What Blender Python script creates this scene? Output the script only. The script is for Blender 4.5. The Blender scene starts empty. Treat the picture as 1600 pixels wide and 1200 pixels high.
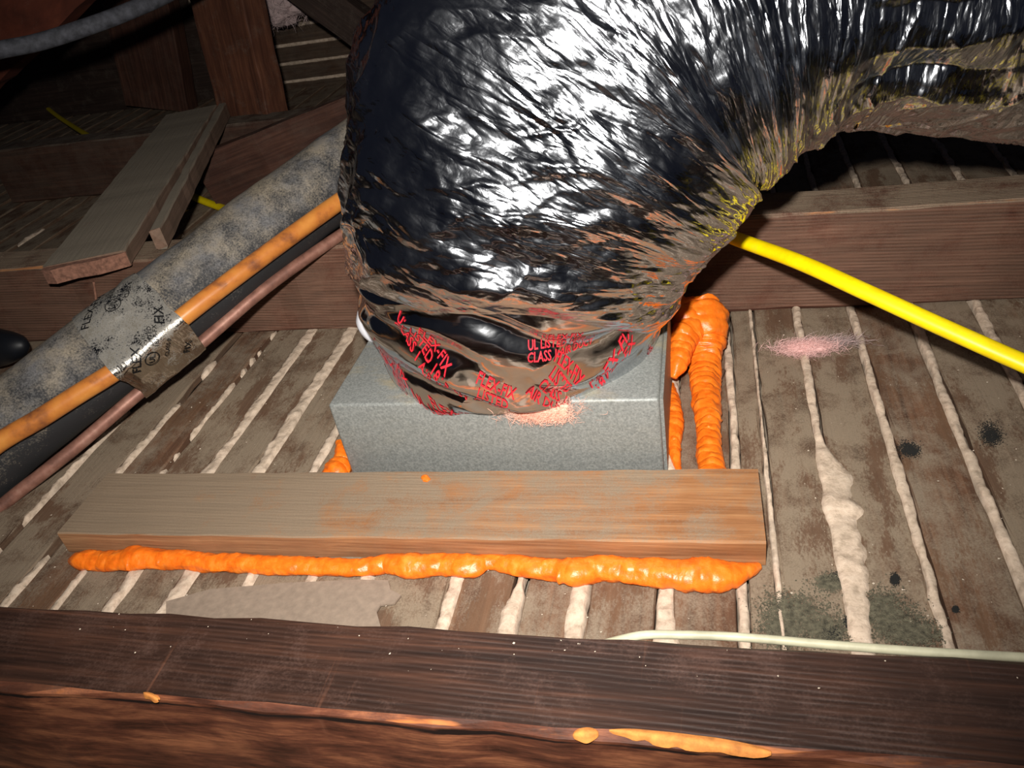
import bpy, math, random
import numpy as np
from mathutils import Vector, Matrix, Euler

# ------------------------------------------------------------------ camera
F = 1260.0; H = 0.38
CAM = np.array([0.0, 0.0, H])
_v1 = np.array([293.0, -910.0, F]); _v1 /= np.linalg.norm(_v1)
_v2 = -np.array([-5100.0, 128.0, F]); _v2 -= _v1 * _v2.dot(_v1); _v2 /= np.linalg.norm(_v2)
_v3 = np.cross(_v2, _v1)
if _v3[1] > 0: _v3 = -_v3
R = np.stack([_v2, _v1, _v3])          # world = R @ (right, down, forward)
def ray(px, py): return R @ np.array([px - 800.0, py - 600.0, F])
def onz(px, py, z=0.0):
    d = ray(px, py); return CAM + d * ((z - H) / d[2])
def ony(px, py, y):
    d = ray(px, py); return CAM + d * (y / d[1])
def ond(px, py, dep): return CAM + ray(px, py) * (dep / F)

scene = bpy.context.scene
COL = scene.collection
cam_d = bpy.data.cameras.new('camera'); cam = bpy.data.objects.new('camera', cam_d); COL.objects.link(cam)
cam_d.sensor_width = 36.0; cam_d.lens = 36.0 * F / 1600.0; cam_d.clip_start = 0.01
M = Matrix.Identity(4)
for i in range(3):
    M[i][0] = R[i, 0]; M[i][1] = -R[i, 1]; M[i][2] = -R[i, 2]; M[i][3] = CAM[i]
cam.matrix_world = M
scene.camera = cam

scene.view_settings.view_transform = 'Standard'
scene.view_settings.look = 'None'
scene.view_settings.gamma = 1.0
scene.view_settings.use_curve_mapping = False
scene.view_settings.exposure = 0.0

w = bpy.data.worlds.new('attic_dark'); scene.world = w; w.use_nodes = True
w.node_tree.nodes['Background'].inputs[0].default_value = (0.55, 0.62, 1.0, 1)
w.node_tree.nodes['Background'].inputs[1].default_value = 0.012

# the phone's flash, just above and left of the lens
up = -R[:, 1]; right = R[:, 0]; fwd = R[:, 2]
ld = bpy.data.lights.new('phone_flash', 'SPOT'); lo = bpy.data.objects.new('phone_flash', ld); COL.objects.link(lo)
ld.energy = 31.0; ld.color = (1.0, 0.955, 0.89); ld.shadow_soft_size = 0.008
ld.spot_size = math.radians(104); ld.spot_blend = 1.0
lp = CAM + up * 0.045 - right * 0.022 - fwd * 0.01
lo.location = lp
lo.rotation_euler = Vector(tuple(fwd * 1.0 + up * 0.10 - right * 0.02)).to_track_quat('-Z', 'Y').to_euler()

# ------------------------------------------------------------------ numpy noise
def _h(ix, iy, iz, seed):
    n = (ix.astype(np.int64) * 374761393 + iy.astype(np.int64) * 668265263 + iz.astype(np.int64) * 2147483647 + seed * 1274126177) & 0xffffffff
    n = ((n ^ (n >> 13)) * 1274126177) & 0xffffffff
    n = ((n ^ (n >> 16)) * 2246822519) & 0xffffffff
    return ((n ^ (n >> 15)) & 0xffffff) / float(0xffffff)
def vn(x, y=0.0, z=0.0, seed=0):
    x, y, z = np.broadcast_arrays(np.asarray(x, float), np.asarray(y, float), np.asarray(z, float))
    ix, iy, iz = np.floor(x), np.floor(y), np.floor(z)
    fx, fy, fz = x - ix, y - iy, z - iz
    fx, fy, fz = [f * f * (3 - 2 * f) for f in (fx, fy, fz)]
    r = 0
    for a in (0, 1):
        for b in (0, 1):
            for c in (0, 1):
                r = r + _h(ix + a, iy + b, iz + c, seed) * (fx if a else 1 - fx) * (fy if b else 1 - fy) * (fz if c else 1 - fz)
    return r
def fbm(x, y=0.0, z=0.0, seed=0, o=3):
    r = 0; a = 0.5; t = 0
    for i in range(o):
        r = r + a * vn(np.asarray(x) * 2**i, np.asarray(y) * 2**i, np.asarray(z) * 2**i, seed + i * 7); t += a; a *= 0.5
    return r / t
def ridged(x, y=0.0, z=0.0, seed=0): return 1 - np.abs(2 * vn(x, y, z, seed) - 1)
def worley(x, y, seed=0):
    ix, iy = np.floor(x), np.floor(y); f1 = np.full(x.shape, 9.0); f2 = np.full(x.shape, 9.0); cid = np.zeros(x.shape)
    for a in (-1, 0, 1):
        for b in (-1, 0, 1):
            cx, cy = ix + a, iy + b
            px = cx + _h(cx, cy, cx * 0, seed); py = cy + _h(cx, cy, cx * 0 + 1, seed)
            d = np.sqrt((px - x)**2 + (py - y)**2)
            idv = _h(cx, cy, cx * 0 + 2, seed)
            m = d < f1
            f2 = np.where(m, f1, np.minimum(f2, d)); cid = np.where(m, idv, cid); f1 = np.where(m, d, f1)
    return f1, f2, cid

# ------------------------------------------------------------------ object helpers
def tag(o, label=None, cat=None, group=None, kind=None):
    if label: o['label'] = label
    if cat: o['category'] = cat
    if group: o['group'] = group
    if kind: o['kind'] = kind
    return o
def link(name, me, mat=None, parent=None):
    o = bpy.data.objects.new(name, me); COL.objects.link(o)
    if mat is not None: me.materials.append(mat)
    if parent is not None: o.parent = parent
    return o
def empty(name, loc=(0, 0, 0)):
    o = bpy.data.objects.new(name, None); COL.objects.link(o); o.location = tuple(loc); o.empty_display_size = 0.02
    return o
def mesh(name, V, Fc, smooth=True):
    me = bpy.data.meshes.new(name)
    me.from_pydata([tuple(map(float, v)) for v in V], [], [tuple(map(int, f)) for f in Fc])
    me.update()
    if smooth: me.polygons.foreach_set('use_smooth', [True] * len(me.polygons))
    return me
def grid_mesh(name, P, wrap=False, smooth=True, caps=False):
    """P: (n, m, 3) grid of points; wrap closes the second axis."""
    n, m = P.shape[:2]
    V = P.reshape(-1, 3)
    i = np.arange(n - 1)[:, None]; j = np.arange(m if wrap else m - 1)[None, :]
    j2 = (j + 1) % m
    q = np.stack([i * m + j + 0 * i, i * m + j2, (i + 1) * m + j2, (i + 1) * m + j], -1).reshape(-1, 4)
    me = bpy.data.meshes.new(name)
    faces = q.tolist()
    if caps and wrap:
        faces.append(list(range(m))[::-1]); faces.append([(n - 1) * m + k for k in range(m)])
    me.from_pydata(V.tolist(), [], faces); me.update()
    if smooth: me.polygons.foreach_set('use_smooth', [True] * len(me.polygons))
    return me
def catmull(pts, n):
    pts = np.array(pts, float)
    p = np.vstack([2 * pts[0] - pts[1], pts, 2 * pts[-1] - pts[-2]])
    k = len(pts) - 1
    u = np.linspace(0, k, 40 * k + 1); out = []
    for t in u:
        i = min(int(t), k - 1); f = t - i
        a, b, c, d = p[i], p[i + 1], p[i + 2], p[i + 3]
        out.append(0.5 * (2 * b + (c - a) * f + (2 * a - 5 * b + 4 * c - d) * f * f + (3 * b - a - 3 * c + d) * f**3))
    out = np.array(out)
    L = np.concatenate([[0], np.cumsum(np.linalg.norm(np.diff(out[:, :3], axis=0), axis=1))])
    s = np.linspace(0, L[-1], n)
    return np.stack([np.interp(s, L, out[:, c]) for c in range(out.shape[1])], 1), s
def frames(P, ref):
    T = np.gradient(P, axis=0); T /= np.linalg.norm(T, axis=1)[:, None]
    ref = np.broadcast_to(np.asarray(ref, float), P.shape)
    N = ref - T * (T * ref).sum(1)[:, None]; N /= np.linalg.norm(N, axis=1)[:, None]
    return T, N, np.cross(T, N)
def tube(name, pts, r, mat, parent=None, n=80, m=16, ref=(0, 0, 1), rfun=None, caps=True, flat=1.0):
    """pts (k,3) or (k,4) with own radii."""
    pts = np.array(pts, float)
    if pts.shape[1] == 3: pts = np.hstack([pts, np.full((len(pts), 1), r)])
    C, s = catmull(pts, n)
    T, N, B = frames(C[:, :3], ref)
    ph = np.linspace(0, 2 * np.pi, m, endpoint=False)
    rad = C[:, 3][:, None] * np.ones(m)[None]
    if rfun is not None: rad = rfun(s[:, None], ph[None], rad)
    P = C[:, None, :3] + rad[..., None] * (np.cos(ph)[None, :, None] * N[:, None] * flat + np.sin(ph)[None, :, None] * B[:, None])
    return link(name, grid_mesh(name, P, True, True, caps), mat, parent)

def board_mesh(name, L, W, T, nx=24, wob=0.0006, bev=0.0015, seed=0, end0=0.0, end1=0.0, tap=None):
    """board, length on local x centred, width y, thickness z (0..T), softly bevelled, uneven edges."""
    xs = np.linspace(-L / 2, L / 2, nx)
    prof = [(-W/2, bev), (-W/2, T - bev), (-W/2 + bev, T), (W/2 - bev, T), (W/2, T - bev), (W/2, bev), (W/2 - bev, 0), (-W/2 + bev, 0)]
    P = np.zeros((nx, 8, 3))
    for k, (y, z) in enumerate(prof):
        a = (vn(xs / 0.02, k // 2 * 3.1, seed * 1.7, 11) - .5) * 2 * wob
        b = (vn(xs / 0.03, k // 2 * 5.3, seed * 2.3, 23) - .5) * 2 * wob
        P[:, k] = np.stack([xs, y + a * 1.6, z + b], 1)
        P[0, k, 0] += (vn(k * 1.3, seed, 0, 3) - .3) * end0
        P[-1, k, 0] -= (vn(k * 1.3, seed, 0, 4) - .3) * end1
    return grid_mesh(name, P, True, False, True)

# ------------------------------------------------------------------ materials
def nmat(name):
    m = bpy.data.materials.new(name); m.use_nodes = True
    nt = m.node_tree; b = nt.nodes['Principled BSDF']
    return m, nt, b
def N(nt, t, **kw):
    n = nt.nodes.new(t)
    for k, v in kw.items():
        if k.startswith('i_'):
            key = k[2:]; key = int(key) if key.isdigit() else key.replace('_', ' ')
            n.inputs[key].default_value = v
        else: setattr(n, k, v)
    return n
def ramp(nt, fac, stops, interp='LINEAR'):
    r = nt.nodes.new('ShaderNodeValToRGB'); r.color_ramp.interpolation = interp
    e = r.color_ramp.elements
    while len(e) > 1: e.remove(e[0])
    e[0].position = stops[0][0]; e[0].color = (*stops[0][1], 1) if len(stops[0][1]) == 3 else stops[0][1]
    for p, c in stops[1:]:
        k = e.new(p); k.color = (*c, 1) if len(c) == 3 else c
    nt.links.new(fac, r.inputs[0]); return r.outputs[0]
def g(v): return (v, v, v)
def mix(nt, fac, a, b, blend='MIX'):
    m = nt.nodes.new('ShaderNodeMix'); m.data_type = 'RGBA'; m.blend_type = blend
    for sock, v in ((m.inputs[0], fac), (m.inputs[6], a), (m.inputs[7], b)):
        if isinstance(v, (int, float)): sock.default_value = v
        elif isinstance(v, tuple): sock.default_value = (*v, 1) if len(v) == 3 else v
        else: nt.links.new(v, sock)
    return m.outputs[2]
def math_(nt, op, a, b=0.0, c=0.0, clamp=False):
    m = nt.nodes.new('ShaderNodeMath'); m.operation = op; m.use_clamp = clamp
    for i, v in enumerate((a, b, c)):
        if isinstance(v, (int, float)): m.inputs[i].default_value = v
        else: nt.links.new(v, m.inputs[i])
    return m.outputs[0]
def coords(nt, scale=(1, 1, 1), rnd=True, rot=(0, 0, 0), kind='Object'):
    tc = nt.nodes.new('ShaderNodeTexCoord'); src = tc.outputs[kind]
    if rnd:
        oi = nt.nodes.new('ShaderNodeObjectInfo')
        k = math_(nt, 'MULTIPLY', oi.outputs['Random'], 37.0)
        va = N(nt, 'ShaderNodeVectorMath', operation='ADD'); nt.links.new(src, va.inputs[0]); nt.links.new(k, va.inputs[1]); src = va.outputs[0]
    mp = nt.nodes.new('ShaderNodeMapping'); mp.inputs['Scale'].default_value = scale; mp.inputs['Rotation'].default_value = rot
    nt.links.new(src, mp.inputs[0]); return mp.outputs[0]
def noise(nt, vec, scale, detail=4, rough=.55, dist=0.0, typ=None):
    n = nt.nodes.new('ShaderNodeTexNoise')
    if typ: n.noise_type = typ
    n.inputs['Scale'].default_value = scale; n.inputs['Detail'].default_value = detail
    n.inputs['Roughness'].default_value = rough; n.inputs['Distortion'].default_value = dist
    nt.links.new(vec, n.inputs['Vector']); return n.outputs[0]
def bump(nt, b, h, strength=.5, dist=.001, prev=None):
    n = nt.nodes.new('ShaderNodeBump'); n.inputs['Strength'].default_value = strength; n.inputs['Distance'].default_value = dist
    nt.links.new(h, n.inputs['Height'])
    if prev is not None: nt.links.new(prev, n.inputs['Normal'])
    if b is not None: nt.links.new(n.outputs[0], b.inputs['Normal'])
    return n.outputs[0]
def upness(nt):
    ge = nt.nodes.new('ShaderNodeNewGeometry'); sp = nt.nodes.new('ShaderNodeSeparateXYZ')
    nt.links.new(ge.outputs['True Normal'], sp.inputs[0]); return sp.outputs[2]

def wood_mat(name, dark, mid, light, dust=(.27, .235, .19), dust_amt=0.5, ridge=0.0, ridge_f=55, rough=.75, patch=None, patch_amt=.5, scratch=False, spec=.3, wear=None, grain=(3, 70, 70), face=None, side=.2, bare=None, dust_x=0.0):
    m, nt, b = nmat(name)
    co = coords(nt, grain)
    gr = noise(nt, co, 3.0, 6, .6, .3)
    col = ramp(nt, gr, [(.3, dark), (.52, mid), (.72, light)])
    cb = coords(nt, (1, 1, 1))
    big = noise(nt, cb, 14, 5, .6)
    col = mix(nt, ramp(nt, big, [(.35, g(0)), (.65, g(1))]), col, mix(nt, .5, col, dark), 'MIX')
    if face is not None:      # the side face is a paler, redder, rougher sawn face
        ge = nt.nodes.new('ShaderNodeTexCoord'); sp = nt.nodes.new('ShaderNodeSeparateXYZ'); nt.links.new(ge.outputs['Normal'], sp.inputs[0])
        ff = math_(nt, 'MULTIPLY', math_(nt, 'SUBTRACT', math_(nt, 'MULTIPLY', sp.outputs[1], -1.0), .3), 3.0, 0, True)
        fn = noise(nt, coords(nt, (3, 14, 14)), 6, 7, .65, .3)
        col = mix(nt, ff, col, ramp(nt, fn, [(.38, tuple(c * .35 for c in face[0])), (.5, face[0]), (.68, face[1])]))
    h = gr; rk = ridge * .75
    rmod = ramp(nt, noise(nt, coords(nt, (6, 12, 12)), 4, 4, .6), [(.35, g(.15)), (.62, g(1))])
    if face is not None: rk = math_(nt, 'MULTIPLY', math_(nt, 'SUBTRACT', 1.0, ff), ridge * .75)
    rk = math_(nt, 'MULTIPLY', rmod, rk)
    if ridge:
        wv = N(nt, 'ShaderNodeTexWave', wave_type='BANDS', bands_direction='DIAGONAL', wave_profile='SIN')
        wc = coords(nt, (.0, 1, 1)); nt.links.new(wc, wv.inputs['Vector'])
        wv.inputs['Scale'].default_value = ridge_f; wv.inputs['Distortion'].default_value = 1.6; wv.inputs['Detail'].default_value = 3
        wv.inputs['Detail Scale'].default_value = .6
        # rebuild vector with a mild x so that the bands wander
        wc2 = coords(nt, (.045, 1, 1)); nt.links.new(wc2, wv.inputs['Vector'])
        col = mix(nt, rk, col, mix(nt, 1.0, col, ramp(nt, wv.outputs['Fac'], [(.15, g(.55)), (.6, g(1.12))]), 'MULTIPLY'))
        h = math_(nt, 'ADD', math_(nt, 'MULTIPLY', wv.outputs['Fac'], math_(nt, 'MULTIPLY', rk, .9)), gr)
    if patch is not None:
        pn = noise(nt, coords(nt, (1, 1, 1)), 22, 8, .68, .4)
        pf = ramp(nt, pn, [(.56 - patch_amt * .12, g(0)), (.64 - patch_amt * .12, g(1))])
        col = mix(nt, pf, col, patch)
    if dust_amt > 0:
        dn = noise(nt, coords(nt, (1, 1, 1)), 30, 7, .7, .3)
        fine = noise(nt, coords(nt, (1, 1, 1)), 900, 2, .6)
        df = math_(nt, 'ADD', dn, math_(nt, 'MULTIPLY', math_(nt, 'SUBTRACT', fine, .5), .35))
        c0 = .62 - dust_amt * .5
        if dust_x:
            tx = nt.nodes.new('ShaderNodeTexCoord'); sx = nt.nodes.new('ShaderNodeSeparateXYZ'); nt.links.new(tx.outputs['Object'], sx.inputs[0])
            df = math_(nt, 'ADD', df, math_(nt, 'MULTIPLY', sx.outputs[0], -dust_x))
        df = ramp(nt, df, [(max(0, c0), g(0)), (c0 + .26, g(1))])
        df = math_(nt, 'MULTIPLY', df, math_(nt, 'MULTIPLY_ADD', upness(nt), .95 - side, side, True))
        df = math_(nt, 'MULTIPLY', df, .97, 0, True)
        col = mix(nt, df, col, mix(nt, fine, tuple(c * .8 for c in dust), tuple(c * 1.2 for c in dust)))
    if bare is not None:      # rubbed or damp stained wood showing through the dust
        bn = noise(nt, coords(nt, (1, 2.2, 2.2), rot=(0, 0, .25)), 15, 3, .55, .3); bf = noise(nt, coords(nt, (1, 2.5, 2.5)), 260, 4, .75)
        bm_ = math_(nt, 'ADD', bn, math_(nt, 'MULTIPLY', math_(nt, 'SUBTRACT', bf, .5), .42))
        col = mix(nt, ramp(nt, bm_, [(.55, g(0)), (.63, g(.85))]), col, mix(nt, gr, tuple(c * .6 for c in bare), tuple(c * 1.3 for c in bare)))
    if scratch:
        sc = noise(nt, coords(nt, (90, 3, 8), rot=(0, 0, .5)), 2.0, 3, .6)
        col = mix(nt, ramp(nt, sc, [(.66, g(0)), (.74, g(.35))]), col, tuple(min(1, c * 2.2) for c in light))
    if wear is not None:
        wy, wz, wcol, wr = wear       # worn strip along an arris at local (y, z)
        tc = nt.nodes.new('ShaderNodeTexCoord'); sp = nt.nodes.new('ShaderNodeSeparateXYZ'); nt.links.new(tc.outputs['Object'], sp.inputs[0])
        dy = math_(nt, 'ABSOLUTE', math_(nt, 'SUBTRACT', sp.outputs[1], wy)); dz = math_(nt, 'ABSOLUTE', math_(nt, 'SUBTRACT', sp.outputs[2], wz))
        d = math_(nt, 'ADD', dy, dz)
        wn = noise(nt, coords(nt, (12, 60, 60)), 1.0, 5, .6)
        f = math_(nt, 'ADD', math_(nt, 'MULTIPLY', d, -1.0 / wr), math_(nt, 'MULTIPLY', wn, 2.6))
        if face is not None:  # ragged dark band just below the arris: a crack's shadow painted into the colour
            kn = noise(nt, coords(nt, (9, 50, 50)), 1.0, 6, .65, .4)
            crack_shade = math_(nt, 'ADD', math_(nt, 'MULTIPLY', math_(nt, 'ABSOLUTE', math_(nt, 'SUBTRACT', sp.outputs[2], wz - .0045)), -230.0), math_(nt, 'MULTIPLY', kn, 2.6))
            crack_shade = math_(nt, 'MULTIPLY', math_(nt, 'SUBTRACT', crack_shade, .95), 4.0, 0, True)
            crack_shade = math_(nt, 'MULTIPLY', crack_shade, math_(nt, 'LESS_THAN', sp.outputs[1], wy + .004))
            col = mix(nt, crack_shade, col, (.012, .006, .005))
        ff = math_(nt, 'MULTIPLY', math_(nt, 'SUBTRACT', f, .95), 4.0, 0, True)
        col = mix(nt, ff, col, mix(nt, gr, tuple(c * .6 for c in wcol), wcol))
    nt.links.new(col, b.inputs['Base Color'])
    b.inputs['Roughness'].default_value = rough
    b.inputs['Specular IOR Level'].default_value = spec
    bump(nt, b, h, .6, .0012)
    return m

M_LATH = wood_mat('lath_wood', (.05, .025, .014), (.11, .058, .033), (.19, .105, .06), dust=(.262, .203, .143), dust_amt=.70, rough=.85, bare=(.125, .066, .038))
M_LATH_BROWN = wood_mat('lath_wood_bare', (.06, .028, .016), (.15, .075, .042), (.24, .13, .075), dust=(.25, .195, .14), dust_amt=.50, rough=.85, bare=(.15, .078, .042))
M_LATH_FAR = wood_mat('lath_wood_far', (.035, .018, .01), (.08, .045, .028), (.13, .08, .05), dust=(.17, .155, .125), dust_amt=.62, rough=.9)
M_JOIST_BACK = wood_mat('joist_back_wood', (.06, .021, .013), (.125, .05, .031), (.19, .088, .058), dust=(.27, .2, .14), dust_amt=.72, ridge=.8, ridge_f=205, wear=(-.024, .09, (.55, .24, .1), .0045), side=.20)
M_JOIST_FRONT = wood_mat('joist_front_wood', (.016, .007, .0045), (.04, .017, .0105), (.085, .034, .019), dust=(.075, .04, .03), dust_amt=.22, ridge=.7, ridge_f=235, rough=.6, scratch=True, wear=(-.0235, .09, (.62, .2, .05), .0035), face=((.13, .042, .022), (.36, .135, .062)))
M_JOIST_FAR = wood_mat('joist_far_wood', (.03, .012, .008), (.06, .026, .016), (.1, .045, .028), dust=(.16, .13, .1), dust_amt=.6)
M_BOARD = wood_mat('fir_batten_wood', (.2, .08, .03), (.36, .165, .068), (.47, .245, .11), dust=(.235, .18, .125), dust_amt=.72, ridge=.15, ridge_f=210, rough=.7, dust_x=.8)
M_REDWOOD = wood_mat('reddish_stud_wood', (.045, .015, .008), (.11, .04, .021), (.19, .075, .037), dust_amt=.15, grain=(3, 40, 40))
M_RAFTER = wood_mat('dim_rafter_wood', (.05, .012, .006), (.11, .026, .013), (.16, .042, .02), dust_amt=.1, grain=(6, 12, 12))
M_DIAG = wood_mat('brown_board_wood', (.035, .014, .009), (.075, .03, .019), (.12, .052, .032), dust=(.16, .12, .09), dust_amt=.3)
M_PLANK = wood_mat('dusty_plank_wood', (.12, .065, .04), (.2, .11, .075), (.28, .16, .11), dust=(.25, .215, .165), dust_amt=1.0)
M_DARKWOOD = wood_mat('dark_timber', (.02, .011, .008), (.04, .024, .018), (.065, .04, .03), dust_amt=.2)

def plaster_mat():
    m, nt, b = nmat('plaster')
    c = coords(nt)
    n1 = noise(nt, c, 160, 6, .65); n2 = noise(nt, c, 25, 4, .6)
    col = ramp(nt, n1, [(.25, (.33, .25, .18)), (.5, (.62, .485, .37)), (.75, (.76, .62, .49))])
    col = mix(nt, ramp(nt, n2, [(.4, g(0)), (.8, g(.5))]), col, (.3, .25, .19))
    nt.links.new(col, b.inputs['Base Color']); b.inputs['Roughness'].default_value = .95
    b.inputs['Specular IOR Level'].default_value = .15
    bump(nt, b, n1, .8, .0015); return m
M_PLASTER = plaster_mat()
def plain(name, col, rough=.6, metal=0.0, spec=.4, var=.25, scale=60, bs=.3):
    m, nt, b = nmat(name)
    n = noise(nt, coords(nt), scale, 5, .6)
    c = ramp(nt, n, [(.3, tuple(x * (1 - var) for x in col)), (.7, tuple(min(1, x * (1 + var)) for x in col))])
    nt.links.new(c, b.inputs['Base Color']); b.inputs['Roughness'].default_value = rough; b.inputs['Metallic'].default_value = metal
    b.inputs['Specular IOR Level'].default_value = spec
    bump(nt, b, n, bs, .0006); return m
M_SLAB = plain('plaster_slab', (.2, .16, .12), .95)
M_CREAM = plain('cream_cable_sheath', (.42, .4, .28), .5)
M_BLACKRUB = plain('black_rubber', (.006, .007, .01), .5)
M_GREYTUBE = plain('dusty_grey_tube', (.045, .046, .055), .8, var=.6, scale=120)
M_DIRT = plain('dark_dirt', (.10, .09, .06), .95, var=.6, scale=300)
M_SOOT = plain('black_soot', (.012, .012, .011), .9)
M_CRUMB = plain('plaster_crumb', (.55, .46, .36), .95)
M_FUZZPINK = plain('pink_glass_wool', (.82, .52, .49), .95, var=.1)
M_FUZZGREY = plain('grey_pink_glass_wool', (.5, .38, .37), .95, var=.2)
M_FUZZPEACH = plain('peach_glass_wool', (.9, .5, .38), .9, var=.1)
M_WHITE = plain('white_vinyl', (.75, .75, .8), .35, var=.05)
M_CHIP = plain('torn_wood', (.62, .23, .05), .8, var=.35, scale=200)
M_ENDGRAIN = plain('broken_end_wood', (.22, .105, .07), .95, var=.45, scale=250, bs=1.0)
M_CARD = plain('grey_paper_board', (.27, .205, .155), .9, var=.15, scale=200)
M_DARKSTAIN = plain('bare_brown_lath', (.1, .05, .028), .9, var=.5, scale=80)

def foam_mat():
    m, nt, b = nmat('orange_foam')
    c = coords(nt, rnd=False)
    n = noise(nt, c, 120, 5, .6); n2 = noise(nt, c, 500, 3, .6)
    col = ramp(nt, n, [(.3, (.75, .125, .006)), (.55, (.93, .2, .012)), (.8, (1.0, .3, .045))])
    nt.links.new(col, b.inputs['Base Color']); b.inputs['Roughness'].default_value = .38
    b.inputs['Subsurface Weight'].default_value = .25; b.inputs['Subsurface Radius'].default_value = (.004, .0015, .0005)
    b.inputs['Subsurface Scale'].default_value = 1.0
    p = bump(nt, None, n, .5, .0015); bump(nt, b, n2, .3, .0006, p); return m
M_FOAM = foam_mat()
def yellow_mat():
    m, nt, b = nmat('yellow_cable_sheath')
    n = noise(nt, coords(nt), 90, 4, .6)
    col = ramp(nt, n, [(.3, (.85, .60, .0)), (.6, (.95, .74, .0)), (.8, (.8, .6, .02))])
    nt.links.new(col, b.inputs['Base Color']); b.inputs['Roughness'].default_value = .42
    bump(nt, b, n, .2, .0006); return m
M_YELLOW = yellow_mat()
def galv_mat():
    m, nt, b = nmat('galvanised_steel')
    c = coords(nt, rnd=False)
    n = noise(nt, c, 700, 3, .7); n2 = noise(nt, coords(nt, (1, 2, 2), rnd=False), 18, 6, .65)
    col = ramp(nt, n, [(.3, (.155, .165, .158)), (.5, (.235, .245, .234)), (.7, (.33, .34, .32))])
    st = ramp(nt, n2, [(.5, g(0)), (.68, g(.65))])
    st = math_(nt, 'MULTIPLY', st, math_(nt, 'MULTIPLY_ADD', upness(nt), .9, .08, True))
    col = mix(nt, st, col, (.4, .33, .19))
    nt.links.new(col, b.inputs['Base Color'])
    b.inputs['Metallic'].default_value = .25; b.inputs['Roughness'].default_value = .55
    bump(nt, b, n, .25, .0004); return m
M_GALV = galv_mat()
def pipe_mat():
    m, nt, b = nmat('dusty_black_pipe_insulation')
    c = coords(nt, rnd=False)
    n = noise(nt, c, 38, 9, .7, .4); f = noise(nt, c, 700, 2, .6)
    d = math_(nt, 'ADD', n, math_(nt, 'MULTIPLY', math_(nt, 'SUBTRACT', f, .5), .6))
    d = math_(nt, 'ADD', d, math_(nt, 'MULTIPLY', upness(nt), .24))
    fac = ramp(nt, d, [(.50, g(0)), (.82, g(1))])
    n3 = noise(nt, c, 26, 5, .6)
    du = mix(nt, ramp(nt, n3, [(.4, g(0)), (.62, g(1))]), (.15, .145, .145), (.27, .225, .165))
    col = mix(nt, fac, (.02, .02, .022), du)
    nt.links.new(col, b.inputs['Base Color']); b.inputs['Roughness'].default_value = .75
    bump(nt, b, n, .4, .001); return m
M_PIPE = pipe_mat()
def conduit_mat():
    m, nt, b = nmat('orange_conduit')
    c = coords(nt, rnd=False)
    n = noise(nt, c, 30, 6, .6)
    col = ramp(nt, n, [(.32, (.2, .07, .03)), (.45, (.5, .17, .035)), (.62, (.62, .25, .05)), (.76, (.42, .17, .07))])
    gf = noise(nt, c, 22, 2, .5)
    nt.links.new(col, b.inputs['Base Color']); b.inputs['Roughness'].default_value = .33
    bump(nt, b, n, .2, .0006); return m
M_CONDUIT = conduit_mat()
M_MINT = plain('mint_oxide', (.28, .26, .16), .8)
def copper_mat():
    m, nt, b = nmat('dull_copper')
    n = noise(nt, coords(nt, rnd=False), 60, 6, .65)
    col = ramp(nt, n, [(.3, (.13, .06, .045)), (.55, (.3, .14, .1)), (.75, (.42, .24, .18))])
    nt.links.new(col, b.inputs['Base Color']); b.inputs['Roughness'].default_value = .5; b.inputs['Metallic'].default_value = .3
    bump(nt, b, n, .3, .0006); return m
M_COPPER = copper_mat()

def foil_mat(name, rough=.16, scale=1.0, tint=(.66, .69, .74), strength=.9, rot=.55, crease=1.0):
    m, nt, b = nmat(name)
    uv = coords(nt, (1, 1, 1), rnd=False, kind='UV')
    def mp(sc, r):
        q = nt.nodes.new('ShaderNodeMapping'); q.inputs['Rotation'].default_value = (0, 0, r); q.inputs['Scale'].default_value = (*sc, 1)
        nt.links.new(uv, q.inputs[0]); return q.outputs[0]
    # wander the coordinates so that no crease is a straight rule line
    wn = N(nt, 'ShaderNodeTexNoise'); wn.inputs['Scale'].default_value = 18; wn.inputs['Detail'].default_value = 3; nt.links.new(uv, wn.inputs['Vector'])
    def vor(vec, s, feature='F1'):
        v = N(nt, 'ShaderNodeTexVoronoi', feature=feature); v.inputs['Scale'].default_value = s
        a = N(nt, 'ShaderNodeVectorMath', operation='MULTIPLY_ADD')
        nt.links.new(wn.outputs['Color'], a.inputs[0]); a.inputs[1].default_value = (.35 / s * 12,) * 3; nt.links.new(vec, a.inputs[2])
        nt.links.new(a.outputs[0], v.inputs['Vector']); return v.outputs['Distance']
    def crs(sc, r, f):
        q = noise(nt, mp(sc, r), f * scale, 2, .5, .4)
        return math_(nt, 'ABSOLUTE', math_(nt, 'SUBTRACT', q, .5))
    h1 = crs((1.0, 4.5), rot, 22)          # long creases
    h2 = crs((1.0, 3.0), -.35, 60)
    h3 = crs((1.0, 1.8), .9, 170)
    n4 = noise(nt, mp((1, 1), 0), 420 * scale, 3, .7)
    p = bump(nt, None, h1, .45 * strength, .010 * crease)
    p = bump(nt, None, h2, .38 * strength, .0036 * crease, p)
    p = bump(nt, None, h3, .3 * strength, .0010, p)
    bump(nt, b, n4, .16 * strength, .0004, p)
    b.inputs['Base Color'].default_value = (*tint, 1)
    b.inputs['Metallic'].default_value = 1.0
    rr = ramp(nt, noise(nt, mp((1, 1), 0), 30, 4, .6), [(.3, g(rough * .7)), (.7, g(rough * 1.5))])
    nt.links.new(rr, b.inputs['Roughness']); return m
M_FOIL = foil_mat('crinkled_foil', .15)
M_TAPE = foil_mat('foil_tape', .13, .8, (.58, .6, .63), .22, .15)
M_TAPE2 = foil_mat('dusty_foil_tape', .2, 1.4, (.6, .57, .52), .25, .3)
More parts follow.
